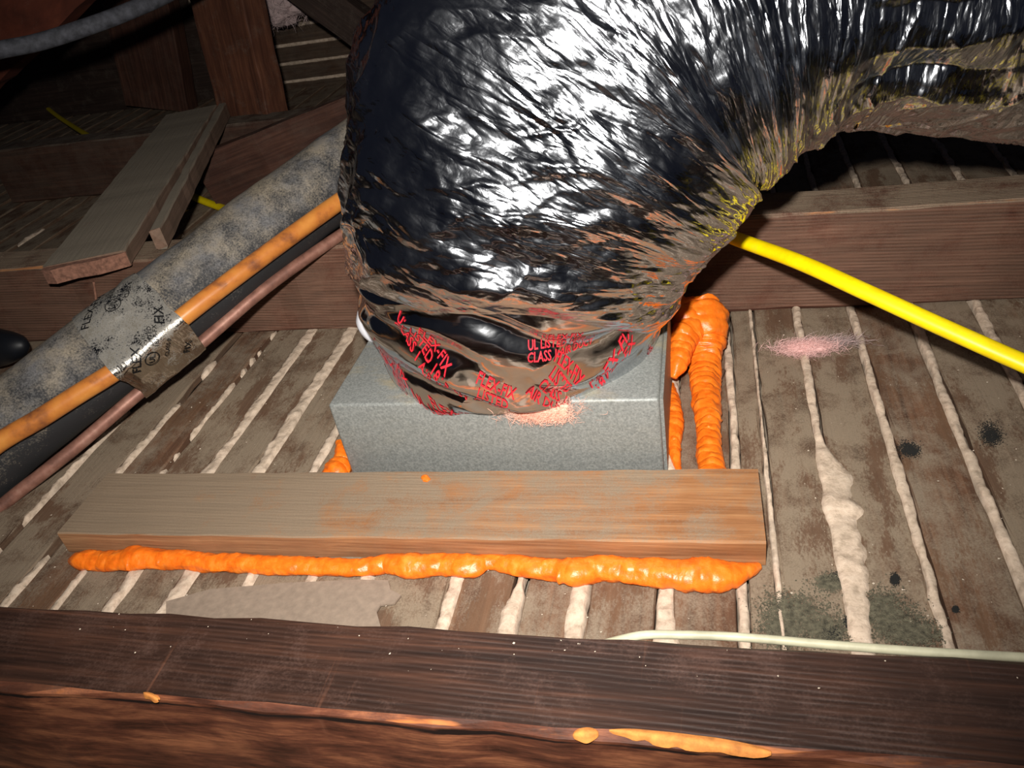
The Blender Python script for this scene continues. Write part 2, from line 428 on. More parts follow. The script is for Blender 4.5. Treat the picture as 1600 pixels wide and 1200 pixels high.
def dusty(m, amt):
    nt = m.node_tree; b = nt.nodes['Principled BSDF']
    c = coords(nt, rnd=False); n = noise(nt, c, 60, 6, .65); f = noise(nt, c, 800, 2, .6)
    d = math_(nt, 'ADD', math_(nt, 'ADD', n, math_(nt, 'MULTIPLY', math_(nt, 'SUBTRACT', f, .5), .7)), math_(nt, 'MULTIPLY', upness(nt), .16))
    fac = ramp(nt, d, [(.50, g(0)), (.82, g(1))])
    col = mix(nt, fac, (.6, .57, .52), (.16, .145, .12)); nt.links.new(col, b.inputs['Base Color'])
    nt.links.new(math_(nt, 'SUBTRACT', 1.0, math_(nt, 'MULTIPLY', fac, .92)), b.inputs['Metallic'])
    nt.links.new(math_(nt, 'MULTIPLY_ADD', fac, .5, .17), b.inputs['Roughness'])
dusty(M_TAPE2, .3)
M_RED = plain('red_ink', (.62, .02, .035), .45, var=.1)
M_INK = plain('black_ink', (.006, .006, .007), .5, var=.1)

# ------------------------------------------------------------------ FLOOR: laths and plaster keys
floor = link('floor', mesh('floor', [(-2.6, -.2, -.016), (1.3, -.2, -.016), (1.3, 1.75, -.016), (-2.6, 1.75, -.016),
                                     (-2.6, -.2, -.03), (1.3, -.2, -.03), (1.3, 1.75, -.03), (-2.6, 1.75, -.03)],
                           [(0, 1, 2, 3), (7, 6, 5, 4), (0, 4, 5, 1), (1, 5, 6, 2), (2, 6, 7, 3), (3, 7, 4, 0)], False), M_SLAB)
tag(floor, 'lath and plaster ceiling seen from above as the attic floor', kind='structure')
Y0, Y1 = -.12, 1.72
# gap centre lines: (x at y=.30, x at y=.42, x at y=.65, half-width, style)
GAPS = [(-2.0 + .0478 * k, .004) for k in range(18)] + [(-1.14, .004), (-1.09, .004), (-1.045, .004), (-1.0, .004), (-.955, .004), (-.905, .004), (-.858, .004), (-.81, .004), (-.762, .004),
        (-.715, .004), (-.668, .004), (-.62, .004), (-.574, .004), (-.529, .004), (-.482, .004), (-.440, .0025), (-.397, .005), (-.353, .0052),
        (-.306, .004), (-.262, .004), (-.222, .004), (-.162, .0045), (-.120, .005), (-.079, .004), (-.031, .005), (.0135, .0035), (.0345, .002),
        (.0725, .0035), (.1175, .0035), (.163, .004), (.214, .0045), (.268, .004), (.32, .004), (.37, .004), (.42, .004), (.47, .004), (.52, .004),
        (.57, .004), (.62, .004), (.67, .004), (.72, .004)]
rng = random.Random(5)
def gap_dx(i, y): return .0016 * (vn(y / .16, i * 3.7, 0, 91) - .5) * 2
lath_ids = []
for i in range(len(GAPS) - 1):
    xa, ha = GAPS[i]; xb, hb = GAPS[i + 1]
    W_ = (xb - hb) - (xa + ha); xc = ((xb - hb) + (xa + ha)) / 2
    me = board_mesh('lath', Y1 - Y0, W_, .008, 90, .0007, .0012, i)
    o = link('lath', me, M_LATH_BROWN if i - 18 in (14, 21, 22, 23, 24, 28) else M_LATH, floor)
    o.location = (xc, (Y0 + Y1) / 2, -.0085 + rng.uniform(-.0009, .0006)); o.rotation_euler = (rng.uniform(-.012, .012), 0, math.pi / 2)
    o.rotation_euler = (rng.uniform(-.015, .015), 0, math.pi / 2 + rng.uniform(-.0005, .0005))
def wprof(i, y, w0):
    n = fbm(y / .015, i * 5.1, 0, 40, 5); big = vn(y / .06, i * 2.2, 0, 41)
    wl = w0 * (.66 + 1.25 * (n - .35) + .55 * (big - .5))
    return wl
for i, (x, hw) in enumerate(GAPS):
    near = -.56 < x < .42
    runs = [(Y0, Y1)]
    if abs(x + .529) < .001: runs = [(.1, .345), (.37, .52), (.56, .6), (.72, 1.7)]
    if abs(x + .482) < .001: runs = [(.1, .34), (.40, .53), (.57, .60), (.72, 1.7)]
    if abs(x + .440) < .001: runs = [(.27, .33), (.415, .437), (.448, .458), (.475, .56), (.572, .585), (.592, .604), (.61, .618), (.64, .655)]
    if abs(x + .306) < .001: runs = [(.1, .5)]
    if abs(x - .0345) < .001: runs = [(.1, .7)]
    if x < -.3:      # beyond the joist on the left the keys are broken off or buried in dust
        runs = [(a, min(b, .66)) for a, b in runs if a < .66]
        k_ = rng.uniform(.72, 1.0); runs.append((k_, k_ + rng.uniform(.02, .07)))
    for (ya, yb) in runs:
        n = max(8, int((yb - ya) / (.0028 if near else .006)))
        y = np.linspace(ya, yb, n)
        L = wprof(i, y, hw * 1.15); Rr = wprof(i + 50, y, hw * 1.15)
        hgt = .0026 * (.4 + vn(y / .013, i * 1.9, 0, 60) * 1.1)
        if abs(x - .0725) < .001:       # the thick squeezed out key right of the batten
            bulge = np.interp(y, [.28, .30, .33, .36, .385, .40, .41, .43, .445, .455, .47], [.008, .006, .009, .012, .011, .018, .012, .016, .011, .004, 0])
            Rr = Rr + bulge * (.8 + .35 * vn(y / .006, 3, 0, 6)); L = L + bulge * .18; hgt = hgt + .0015 * (bulge > .003)
        if abs(x + .031) < .001:
            Rr = Rr + np.interp(y, [.25, .285, .3, .32, .33], [.01, .008, .003, 0, 0])
        if abs(x + .120) < .001: L = L + np.interp(y, [.25, .31, .32, .34], [.003, .003, 0, 0])
        if abs(x + .079) < .001: L = L + np.interp(y, [.27, .35, .4], [.005, .004, 0])
        if abs(x + .397) < .001 or abs(x + .353) < .001:
            Rr = Rr + .0022 * vn(y / .04, i, 0, 77); L = L + .0016
        tap = np.clip(np.minimum(y - ya, yb - y) / .006, .12, 1)
        L, Rr, hgt = L * tap, Rr * tap, hgt * tap
        k = 9; u = np.linspace(-1, 1, k)
        gx = x + gap_dx(i, y)
        xx = gx[:, None] + np.where(u[None] < 0, u[None] * L[:, None], u[None] * Rr[:, None])
        bumpz = (vn(xx / .0035, y[:, None] / .0035, 0, 61) - .5) * .0022
        zz = hgt[:, None] * np.sqrt(np.clip(1 - u[None]**2, 0, 1)) + bumpz * (1 - u[None]**4) - .0012 - .006 * (np.abs(u[None]) == 1)
        P = np.stack([xx, y[:, None] + 0 * xx, zz], -1)
        link('plaster_key', grid_mesh('plaster_key', P), M_PLASTER, floor)
# the smooth grey strip beside the box is a lath too; a darker bit of tar paper lies in front
def slab_from(name, pts2, z0, z1, mat, parent=None):
    n = len(pts2); V = [(p[0], p[1], z0) for p in pts2] + [(p[0], p[1], z1) for p in pts2]
    Fc = [tuple(range(n, 2 * n)), tuple(range(n))[::-1]] + [(i, (i + 1) % n, n + (i + 1) % n, n + i) for i in range(n)]
    return link(name, mesh(name, V, Fc, False), mat, parent)
pts = [onz(*p) for p in [(262, 944), (330, 925), (450, 915), (560, 910), (608, 911), (612, 926), (628, 934), (618, 947), (596, 950), (590, 960), (597, 985), (262, 985)]]
tag(slab_from('grey_paper_scrap', pts, .0015, .0028, M_CARD), 'flat grey scrap with a torn right end between the foam bead and the front joist', 'scrap')

# ------------------------------------------------------------------ JOISTS
def joist(name, y0, y1, x0, x1, h, mat, label, seed, nx=60, wob=.0012, dz=0.0):
    me = board_mesh(name, x1 - x0, y1 - y0, h, nx, wob, .0025, seed)
    o = link(name, me, mat); o.location = ((x0 + x1) / 2, (y0 + y1) / 2, dz)
    tag(o, label, 'joist', 'ceiling joists'); return o
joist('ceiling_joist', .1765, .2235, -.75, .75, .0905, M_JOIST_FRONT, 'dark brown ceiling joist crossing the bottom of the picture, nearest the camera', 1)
joist('ceiling_joist', .651, .700, -1.3, 1.0, .0905, M_JOIST_BACK, 'ridged ceiling joist with dusty top passing behind the foil duct and grey box', 2, 90)
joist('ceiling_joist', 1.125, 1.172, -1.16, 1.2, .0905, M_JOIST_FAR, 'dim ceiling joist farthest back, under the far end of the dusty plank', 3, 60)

# batten
bl, br = -.464, .0275
me = board_mesh('wooden_batten', br - bl, .0655, .0195, 60, .0005, .0008, 9)
o = link('wooden_batten', me, M_BOARD); o.location = ((bl + br) / 2, .3785, .0004); o.rotation_euler = (0, 0, math.radians(.9))
tag(o, 'flat fir batten with dusty top and fresh orange front edge lying before the grey box', 'batten')

# cream cable behind the front joist
tube('cream_cable', [(*onz(930, 992, .0835)[:2], .076)] + [tuple(onz(p, q, .0855)) for p, q in [(1000, 993), (1060, 992), (1130, 994), (1200, 999), (1290, 1007), (1380, 1014), (1470, 1020), (1560, 1025), (1660, 1031)]], .0019, M_CREAM, n=60)
tag(bpy.data.objects['cream_cable'], 'thin pale cream cable along the back edge of the nearest joist', 'cable')

# ------------------------------------------------------------------ REGISTER BOX
def box_boot():
    x0, x1, y0, y1, z1 = -.268, -.034, .4265, .625, .069
    me = bpy.data.meshes.new('body')
    import bmesh
    bm = bmesh.new()
    vs = [bm.verts.new(v) for v in [(x0, y0, -.004), (x1, y0, -.004), (x1, y1, -.004), (x0, y1, -.004), (x0, y0, z1), (x1, y0, z1), (x1, y1, z1), (x0, y1, z1)]]
    for f in [(0, 1, 5, 4), (1, 2, 6, 5), (2, 3, 7, 6), (3, 0, 4, 7), (4, 5, 6, 7), (3, 2, 1, 0)]: bm.faces.new([vs[k] for k in f])
    bmesh.ops.bevel(bm, geom=list(bm.edges), offset=.0022, segments=3, profile=.5, affect='EDGES')
    bmesh.ops.recalc_face_normals(bm, faces=bm.faces)
    bm.to_mesh(me); bm.free()
    me.polygons.foreach_set('use_smooth', [True] * len(me.polygons))
    root = link('duct_boot', me, M_GALV)
    tag(root, 'grey galvanised sheet metal box that the foil duct drops onto', 'duct box')
    # folded standing lip on the right side and back
    seam = slab_from('side_lip', [(x1 - .0005, y0 + .004), (x1 + .0022, y0 + .004), (x1 + .0022, y1), (x1 - .0005, y1)], .004, z1 - .003, M_GALV, root)
    return root
box_boot()

# ------------------------------------------------------------------ FOIL DUCT
DP = [(-.148,.527,.050,.090), (-.148,.526,.075,.097), (-.147,.520,.098,.108), (-.139,.514,.125,.114), (-.129, .514, .160, .116), (-.111, .522, .198, .119), (-.084,.535,.234,.125), (-.048,.550,.266,.124), (.012,.566,.286,.112), (.080,.576,.290,.096), (.145,.585,.280,.104), (.21,.59,.280,.112), (.31,.60,.292,.116), (.43,.61,.305,.116), (.56,.62,.31,.114)]
def tri(x, y, seed=0):
    """random heights on a lattice joined by flat triangles: the planar facets of crumpled foil."""
    ix, iy = np.floor(x), np.floor(y); fx, fy = x - ix, y - iy; z = ix * 0
    h = lambda a, b: _h(ix + a, iy + b, z, seed)
    h00, h10, h01, h11 = h(0, 0), h(1, 0), h(0, 1), h(1, 1)
    dg = _h(ix, iy, z + 5, seed) > .5
    A = np.where(fx + fy < 1, h00 + (h10 - h00) * fx + (h01 - h00) * fy, h11 + (h01 - h11) * (1 - fx) + (h10 - h11) * (1 - fy))
    B = np.where(fx > fy, h00 + (h10 - h00) * fx + (h11 - h10) * fy, h00 + (h01 - h00) * fy + (h11 - h01) * fx)
    return np.where(dg, A, B) - .5
_DC, _DS = catmull(DP, 700)
_DT = np.gradient(_DC[:, :3], axis=0)
def duct_surface(sg, pg, mode='jacket', extra=0.0, s0=None):
    sg = np.asarray(sg, float); pg = np.asarray(pg, float)
    Cc = np.stack([np.interp(sg, _DS, _DC[:, k]) for k in range(4)], -1)
    T = np.stack([np.interp(sg, _DS, _DT[:, k]) for k in range(3)], -1); T /= np.linalg.norm(T, axis=-1)[..., None]
    ref = np.array([.25, -1.0, .35])            # seam away from the viewer
    Nn = ref - T * (T @ ref)[..., None]; Nn /= np.linalg.norm(Nn, axis=-1)[..., None]
    B = np.cross(T, Nn)
    # above the tape the slack jacket sags to a broader, flatter front
    ex = 2.0 + .9 * np.clip((sg - .09) / .07, 0, 1) * np.clip((.46 - sg) / .1, 0, 1)
    r = Cc[..., 3] * (np.abs(np.cos(pg))**ex + np.abs(np.sin(pg))**ex)**(-1.0 / ex) + extra
    u, v = pg * .115, sg
    if mode == 'jacket':
        w1 = fbm(u / .06, v / .06, 0, 5) - .5; w2 = fbm(u / .05, v / .05, 7, 6) - .5
        al = .62 + .75 * np.clip((sg - .42) / .2, 0, 1) - .45 * np.clip((.2 - sg) / .1, 0, 1) + .25 * np.clip(-u / .1, -1, 1)
        a = u * np.cos(al) + v * np.sin(al) + .02 * w1; b = -u * np.sin(al) + v * np.cos(al) + .016 * w2
        mid = np.clip((sg - .16) / .06, 0, 1)
        d = .010 * (fbm(u / .10, v / .10, 0, 1) - .5)
        d = d + .0100 * tri(a / .11, b / .030, 2)
        d = d + .0064 * tri(a / .065 + 3, b / .0150, 3)
        d = d + .0022 * tri(u / .017 + w1 * 2, v / .010 + w2 * 2, 4)
        d = d + .0011 * tri(u / .0065 + w1 * 3, v / .005 + w2 * 3, 14)
        cr = (1 - np.abs(2 * vn(a / .10 + 9, b / .021, 0, 8) - 1))**10
        d = d + .0022 * cr
        cr = (1 - np.abs(2 * vn(a / .05 + 9, b / .009 + 4, 0, 18) - 1))**8
        d = d + .0010 * cr
        st = sg - s0
        gth = np.exp(-(st / .035)**2)            # tight gathers just above the tape
        d = d + gth * .0080 * tri(u / .060 + w1, (v - s0 + u * .10) / .0080 + w2, 22) + gth * .0035 * tri(u / .03 + w1, (v - u * .2) / .004, 23)
        elb = np.exp(-((sg - .415) / .05)**2)    # pleats at the elbow
        d = d + elb * .016 * tri(u / .022 + w1, v / .12, 25)
        lip = np.clip(st / .012, 0, 1)
        d = d * (.3 + .7 * lip) + .0045 * np.sin(lip * np.pi / 2)
    else:
        w1 = fbm(u / .05, v / .03, 0, 15) - .5
        q = v + .35 * (u + .02)**2 + .006 * np.sin(u / .03)
        d = .0105 * (vn(u / .10 + w1, q / .017 + w1 * .7, 0, 32) - .5) + .0042 * (ridged(u / .07 + w1, q / .011 + w1, 0, 35) - .5)
        d = d + .0012 * tri(u / .02, q / .008 + w1, 37) + .0021 * np.sin(q / .0215 * 2 * np.pi + 3.0 * w1 + 2.5 * vn(u / .06, 3, 0, 44))
        d = d * np.clip((sg - .012) / .02, .15, 1)
    rr = (r + d)[..., None]
    P = Cc[..., :3] + rr * (np.cos(pg)[..., None] * Nn + np.sin(pg)[..., None] * B)
    return P, u, v
def set_uv(me, u, v):
    uvl = me.uv_layers.new(name='UVMap')
    li = np.empty(len(me.loops), dtype=np.int32); me.loops.foreach_get('vertex_index', li)
    uu, vv = u.reshape(-1)[li], v.reshape(-1)[li]
    uvl.data.foreach_set('uv', np.stack([uu, vv], 1).reshape(-1))
duct = empty('flexible_duct', (-.148, .527, .069))
tag(duct, 'large crinkled silver foil flexible duct rising from the grey box and bending right', 'air duct')
def under(o, parent):
    o.parent = parent; o.matrix_parent_inverse = Matrix.Translation(-Vector(parent.location)); return o
def jacket_foot(pg): return .066 + .040 * np.clip(np.cos(pg + .05), 0, 1)**1.3 + .003 * np.sin(pg * 5)
phg = np.linspace(-np.pi, np.pi, 640)[None]
tt_ = np.linspace(0, 1, 760)[:, None]
s0g = jacket_foot(phg)
sg = s0g + tt_ * (_DS[-1] - s0g); pgg = phg + 0 * sg
P, u, v = duct_surface(sg, pgg, 'jacket', 0.0, s0g + 0 * sg)
me = grid_mesh('jacket', P); set_uv(me, u, v); under(link('jacket', me, M_FOIL), duct)
tg = np.linspace(0, 1, 150)[:, None]
sg = .017 + tg * (jacket_foot(phg) + .02 - .017)
P, u, v = duct_surface(sg, phg + 0 * sg, 'tape')
me = grid_mesh('foil_tape', P); set_uv(me, u, v); tape = under(link('foil_tape', me, M_TAPE), duct)
tag(tape, 'shiny foil tape printed with red lettering around the foot of the duct')

FONT = None
def text_geo(body, size):
    cu = bpy.data.curves.new('t', 'FONT'); cu.body = body; cu.size = size; cu.align_x = 'CENTER'; cu.align_y = 'CENTER'; cu.resolution_u = 2
    cu.space_line = .85; cu.offset = size * .012
    ob = bpy.data.objects.new('t', cu); COL.objects.link(ob)
    dg = bpy.context.evaluated_depsgraph_get(); dg.update()
    m = ob.evaluated_get(dg).to_mesh()
    V = np.array([v.co[:] for v in m.vertices]); Fc = [list(p.vertices) for p in m.polygons]
    ob.evaluated_get(dg).to_mesh_clear()
    bpy.data.objects.remove(ob); bpy.data.curves.remove(cu)
    return V, Fc
blocks = []   # u (around, m), s (along, m), rotation, text, size
T1 = 'FLEX-FIX\nUL LISTED 181B-FX\nCLASS 1 AIR DUCT'
for (uu, ss, rot, sz, tx) in [(-.125, .045, -.8, .0058, 0), (-.098, .070, -.75, .0062, 1), (-.088, .036, -.6, .0058, 0), (-.050, .104, -.5, .0074, 0), (-.058, .050, -.35, .0064, 0), (-.004, .086, -.2, .0070, 1),
                          (-.014, .036, -.05, .0066, 0), (.038, .098, -.5, .0072, 1), (.034, .050, -.1, .0060, 0), (.080, .104, .7, .0085, 2), (.082, .060, .5, .0062, 0), (.112, .070, .8, .0058, 0), (.035, .126, .05, .0055, 0)]:
    T1 = ('FLEX-FIX\nUL LISTED 181B-FX\nCLASS 1 AIR DUCT', 'FLEX-FIX\nLISTED\nCLASS 1\nAIR DUCT', 'FLEX-FIX\n181B-FX')[tx]
    V, Fc = text_geo(T1, sz)
    blocks.append((uu, .026 + (ss - .036) * .72, rot, V, Fc))
VV, FF = [], []
for uu, ss, rot, V, Fc in blocks:
    c, s_ = math.cos(rot), math.sin(rot)
    x = V[:, 0] * c - V[:, 1] * s_; y = V[:, 0] * s_ + V[:, 1] * c
    uarr = uu + x; sarr = np.clip(ss + y, .019, .15)
    Pt, _, _ = duct_surface(sarr, uarr / .115, 'tape', .0005)
    base = sum(len(a) for a in VV); VV.append(Pt); FF += [[i + base for i in f] for f in Fc]
me = mesh('printed_lettering', np.vstack(VV), FF, False)
under(link('printed_lettering', me, M_RED), duct)
lt = bpy.data.objects['printed_lettering']; lt.parent = tape; lt.matrix_parent_inverse = Matrix.Identity(4)
tag(lt, 'red printed lettering', kind='stuff')

# white liner showing at the duct's left foot
lin = np.array([ond(562, 486, .665), ond(568, 505, .655), ond(580, 522, .648), ond(598, 540, .640)])
liner = tube('vinyl_liner', np.hstack([lin, [[.002], [.006], [.006], [.002]]]), .005, M_WHITE, None, 30, 10); under(liner, duct)
tag(liner, 'white inner liner peeking out')

# glass wool tufts made of fine strands
def tuft(name, c, ax, ay, az, n, length, mat, seed, parent=None, dirv=(1, 0, 0), spread=.6, rad=.00018, core=.8):
    """soft lumpy core with thousands of fine strands standing off it, one mesh."""
    r = np.random.RandomState(seed); V, Fc = [], []
    c = np.array(c, float)
    if core > 0:
        th, p_ = np.meshgrid(np.linspace(0, np.pi, 22), np.linspace(0, 2 * np.pi, 40, endpoint=False), indexing='ij')
        dx, dy, dz = np.sin(th) * np.cos(p_), np.sin(th) * np.sin(p_), np.cos(th)
        q = .55 + .9 * fbm(dx * 2.2 + seed, dy * 2.2, dz * 2.2, 50, 4)
        X = np.stack([c[0] + dx * q * ax * core, c[1] + dy * q * ay * core, c[2] + dz * q * az * core], -1)
        V = X.reshape(-1, 3).tolist()
        Fc = [(i * 40 + j, i * 40 + (j + 1) % 40, (i + 1) * 40 + (j + 1) % 40, (i + 1) * 40 + j) for i in range(21) for j in range(40)]
    dirv = np.array(dirv, float); dirv /= np.linalg.norm(dirv)
    for _ in range(n):
        p = c + r.normal(0, 1, 3) * np.array([ax, ay, az]) * .55
        p[2] = max(p[2], c[2] - az)
        d = dirv + r.normal(0, spread, 3); d /= np.linalg.norm(d)
        q = p - d * length * .5; side = np.cross(d, r.normal(0, 1, 3)); side /= np.linalg.norm(side)
        b0 = len(V)
        for k in range(5):
            wv = side * rad * (1 - abs(k - 2) * .35); V.append(q - wv); V.append(q + wv)
            if k: Fc.append((b0 + 2 * k - 2, b0 + 2 * k - 1, b0 + 2 * k + 1, b0 + 2 * k))
            d = d + r.normal(0, .35, 3); d /= np.linalg.norm(d)
            q = q + d * length / 4 * r.uniform(.6, 1.3)
    return link(name, mesh(name, V, Fc, False), mat)
t = tuft('insulation_tuft', (-.112, .4245, .063), .020, .003, .0085, 2600, .009, M_FUZZPEACH, 1, spread=.9, rad=.00013)
under(t, duct); tag(t, 'peach pink glass wool hanging out below the tape', kind='stuff')
t = tuft('insulation_tuft', tuple(onz(1262, 542, .006)), .020, .0075, .0035, 2600, .010, M_FUZZPINK, 2, dirv=(1, .35, 0), spread=.5, rad=.00012)
tag(t, 'small pink glass wool tuft lying on the laths right of the foam', 'insulation tuft', kind='stuff')
t2 = tuft('wool_tail', tuple(onz(1305, 533, .005)), .024, .004, .002, 420, .016, M_FUZZGREY, 3, dirv=(1, .3, 0), spread=.14, rad=.00012, core=0)
t2.parent = t; tag(t2, 'wispy pale tail of the tuft', kind='stuff')

# ------------------------------------------------------------------ ORANGE FOAM
def foam(name, pts, label, seed, n=420, m=28, flat=.85, per=.0085, group=None, amp=.16, parent=None):
    def rf(s, ph, r):
        k = s / per + .9 * vn(s / .02, 0, 0, seed) + .18 * np.sin(ph)
        fr = k - np.floor(k)
        ring = np.abs(np.sin(np.pi * fr))**.55 - .6
        n1 = fbm(s / .009, np.cos(ph) * 1.6 + 5, np.sin(ph) * 1.6, seed + 3, 3) - .5
        n2 = fbm(s / .03, np.cos(ph) * .8 + 5, np.sin(ph) * .8, seed + 4, 2) - .5
        n3 = vn(s / .0025, np.cos(ph) * 4 + 9, np.sin(ph) * 4, seed + 5) - .5
        spike = np.clip(vn(s / .006, np.cos(ph) * 2, np.sin(ph) * 2, seed + 8) - .86, 0, 1) * 4
        return r * (1 + amp * ring + .45 * n1 + .35 * n2 + .05 * n3 + .35 * spike)
    o = tube(name, pts, .008, M_FOAM, parent, n, m, (0, 0, 1), rf, True, flat)
    if label: tag(o, label, 'foam', group)
    return o
def g3(px, py, rpx, z=None):
    p = onz(px, py, 0.0); d = (R.T @ (p - CAM))[2]; r = rpx * d / F
    r *= 1.1; zz = r * .62 if z is None else z
    p = onz(px, py, zz); return (*p, r)
row = [(112, 876, 6), (128, 875, 14), (160, 877, 14), (190, 876, 16), (212, 872, 18), (250, 874, 15), (300, 877, 14), (350, 879, 14), (400, 881, 14), (450, 884, 14), (500, 885, 13),
       (550, 887, 13), (585, 884, 14), (606, 880, 15), (640, 884, 18), (690, 883, 16), (735, 885, 17), (762, 878, 12), (790, 881, 13), (830, 887, 17), (870, 890, 18), (898, 893, 22), (935, 888, 18),
       (975, 890, 20), (1020, 895, 22), (1060, 898, 22), (1105, 900, 24), (1140, 898, 20), (1165, 892, 14), (1186, 884, 6)]
foam('expanding_foam_bead', [g3(*p) for p in row], 'long orange foam bead squeezed out along the front of the batten', 4, 900, 28, amp=.07, per=.011)
rt = empty('expanding_foam_bead', tuple(onz(1105, 600, 0))); tag(rt, 'forked orange foam between the right side of the grey box and the laths', 'foam')
a = foam('foam_strand', [g3(1078, 478, 8, .03), g3(1088, 492, 30, .03), g3(1098, 510, 34, .026), g3(1104, 535, 27, .016), g3(1103, 570, 21), g3(1102, 610, 19), g3(1106, 650, 18), g3(1108, 690, 17), g3(1111, 720, 18), g3(1115, 750, 19)], None, 14, 500, 32, 1.0, amp=.1)
b_ = foam('foam_strand', [g3(1092, 510, 18, .03), g3(1072, 522, 19, .03), g3(1063, 548, 16, .026), g3(1059, 572, 13, .022), g3(1053, 590, 4, .018)], None, 24, 260, 28, 1.0, amp=.1)
c_ = foam('foam_strand', [g3(1049, 601, 4), g3(1052, 628, 10), g3(1054, 655, 12), g3(1053, 690, 11), g3(1056, 715, 7), g3(1062, 740, 3)], None, 34, 300, 24, 1.0, amp=.1)
d_ = foam('foam_strand', [g3(1050, 470, 12, .04), g3(1062, 490, 24, .036), g3(1080, 505, 26, .03), g3(1100, 520, 18, .02)], None, 44, 220, 28, 1.0, amp=.1)
for q in (a, b_, c_, d_): under(q, rt)
foam('expanding_foam_lump', [g3(530, 690, 5, .012), g3(533, 708, 9, .01), g3(535, 722, 16), g3(524, 738, 18), g3(510, 750, 12), g3(500, 757, 4)], 'small orange foam lump at the left foot of the grey box', 54, 260, 28, amp=.12)
foam('foam_crumb', [g3(660, 750, 3, .02), g3(664, 748, 6, .02), g3(670, 751, 3, .02)], 'tiny orange foam crumb on the batten against the grey box', 64, 30, 12)

# ------------------------------------------------------------------ YELLOW CABLE
def dpt(px, py, d): return tuple(ond(px, py, d))
tube('yellow_cable', [tuple(onz(60, 156, .02)), tuple(onz(84, 177, .02)), tuple(onz(112, 196, .03)), tuple(onz(146, 217, .06)), tuple(onz(175, 234, .05)), tuple(onz(200, 240, .02)), (-1.0, 1.24, .004)],
     .0052, M_YELLOW, n=60, m=14, flat=.8)
tag(bpy.data.objects['yellow_cable'], 'short dim stretch of yellow cable behind the farthest joist', 'cable')
ycab = tube('yellow_cable', [tuple(onz(250, 275, .004)), tuple(onz(300, 306, .008)), tuple(onz(365, 331, .01)), tuple(onz(430, 350, .06)), (-.33, .72, .097), (-.15, .705, .1), tuple(ond(1080, 345, .68)),
      tuple(ond(1150, 373, .615)), tuple(ond(1250, 410, .56)), tuple(ond(1350, 455, .52)), tuple(ond(1450, 501, .495)), tuple(ond(1550, 546, .475)), tuple(ond(1640, 587, .46)), tuple(ond(1760, 655, .45)), (.34, .26, .10), (.46, .20, .105), (.62, .12, .105), (.74, 0, .05), (.85, -.1, .008)],
     .0062, M_YELLOW, n=300, m=20, flat=.8)
tag(ycab, 'bright yellow sheathed electrical cable slanting down to the right', 'cable')

# ------------------------------------------------------------------ PIPE BUNDLE (left)
PX = [(-120, 775, .655), (0, 682, .668), (100, 605, .678), (200, 528, .69), (300, 452, .71), (400, 372, .735), (500, 296, .765), (640, 190, .81), (800, 70, .87)]
def extend(L):      # the run goes on along the floor beyond the frame
    a, b = np.array(L[0]), np.array(L[1]); d = (a - b) * [1, 1, 0]; d /= np.linalg.norm(d)
    return [tuple(a + d * .35), tuple(a + d * .15)] + L
PP = extend([tuple(ond(*p)) for p in PX])
def dents(s, ph, r): return r * (1 + .05 * (fbm(s / .05, np.cos(ph) + 3, np.sin(ph), 71, 3) - .5) * 2)
PR = .0375
pipe = tube('insulated_pipe', PP, PR, M_PIPE, None, 260, 56, (0, -1, .6), dents)
tag(pipe, 'thick dusty black foam insulated pipe running diagonally at the left', 'pipe')
pd = lambda x: np.interp(x, [p[0] for p in PX], [p[2] for p in PX])
OP = [(-120, 772), (0, 690), (60, 655), (120, 617), (190, 573), (240, 533), (290, 492), (350, 446), (450, 372), (540, 308), (640, 240)]
tube('orange_conduit', extend([tuple(ond(x, y, pd(x) - PR - .004)) for x, y in OP]), .0078, M_CONDUIT, None, 160, 24)
tag(bpy.data.objects['orange_conduit'], 'glossy orange brown tube lying along the front of the black pipe', 'pipe')
CPp = [(-120, 905), (0, 793), (70, 737), (130, 689), (215, 616), (300, 548), (350, 505), (400, 462), (450, 424), (540, 362), (640, 300)]
tube('copper_tube', extend([tuple(ond(x, y, pd(x) - .012)) for x, y in CPp]), .0055, M_COPPER, None, 160, 18)
tag(bpy.data.objects['copper_tube'], 'thin dull copper tube along the lower edge of the black pipe', 'pipe')
# foil tape binding the three
C, S = catmull(PP, 900)
Cpx = np.array([[800 + F * q[0] / q[2], 600 + F * q[1] / q[2]] for q in ((R.T @ (C - CAM).T).T)])
sA = S[np.argmin(np.abs(Cpx[:, 0] - 168))]; sB = S[np.argmin(np.abs(Cpx[:, 0] - 262))]
OC, _ = catmull([tuple(ond(x, y, pd(x) - PR - .004)) for x, y in OP], 600); CC, _ = catmull([tuple(ond(x, y, pd(x) - .012)) for x, y in CPp], 600)
def hull(pts):
    pts = sorted(map(tuple, pts)); 
    def half(ps):
        h = []
        for p in ps:
            while len(h) > 1 and (h[-1][0]-h[-2][0])*(p[1]-h[-2][1])-(h[-1][1]-h[-2][1])*(p[0]-h[-2][0]) <= 0: h.pop()
            h.append(p)
        return h[:-1]
    return np.array(half(pts) + half(pts[::-1]))
NT, MT = 60, 160
sT = np.linspace(sA, sB, NT)
Ct = np.stack([np.interp(sT, S, C[:, k]) for k in range(3)], 1)
Tt, Nt_, Bt = frames(Ct, -fwd)      # N towards the camera
phs = np.linspace(-np.pi, np.pi, MT)
RAD = np.zeros((NT, MT))
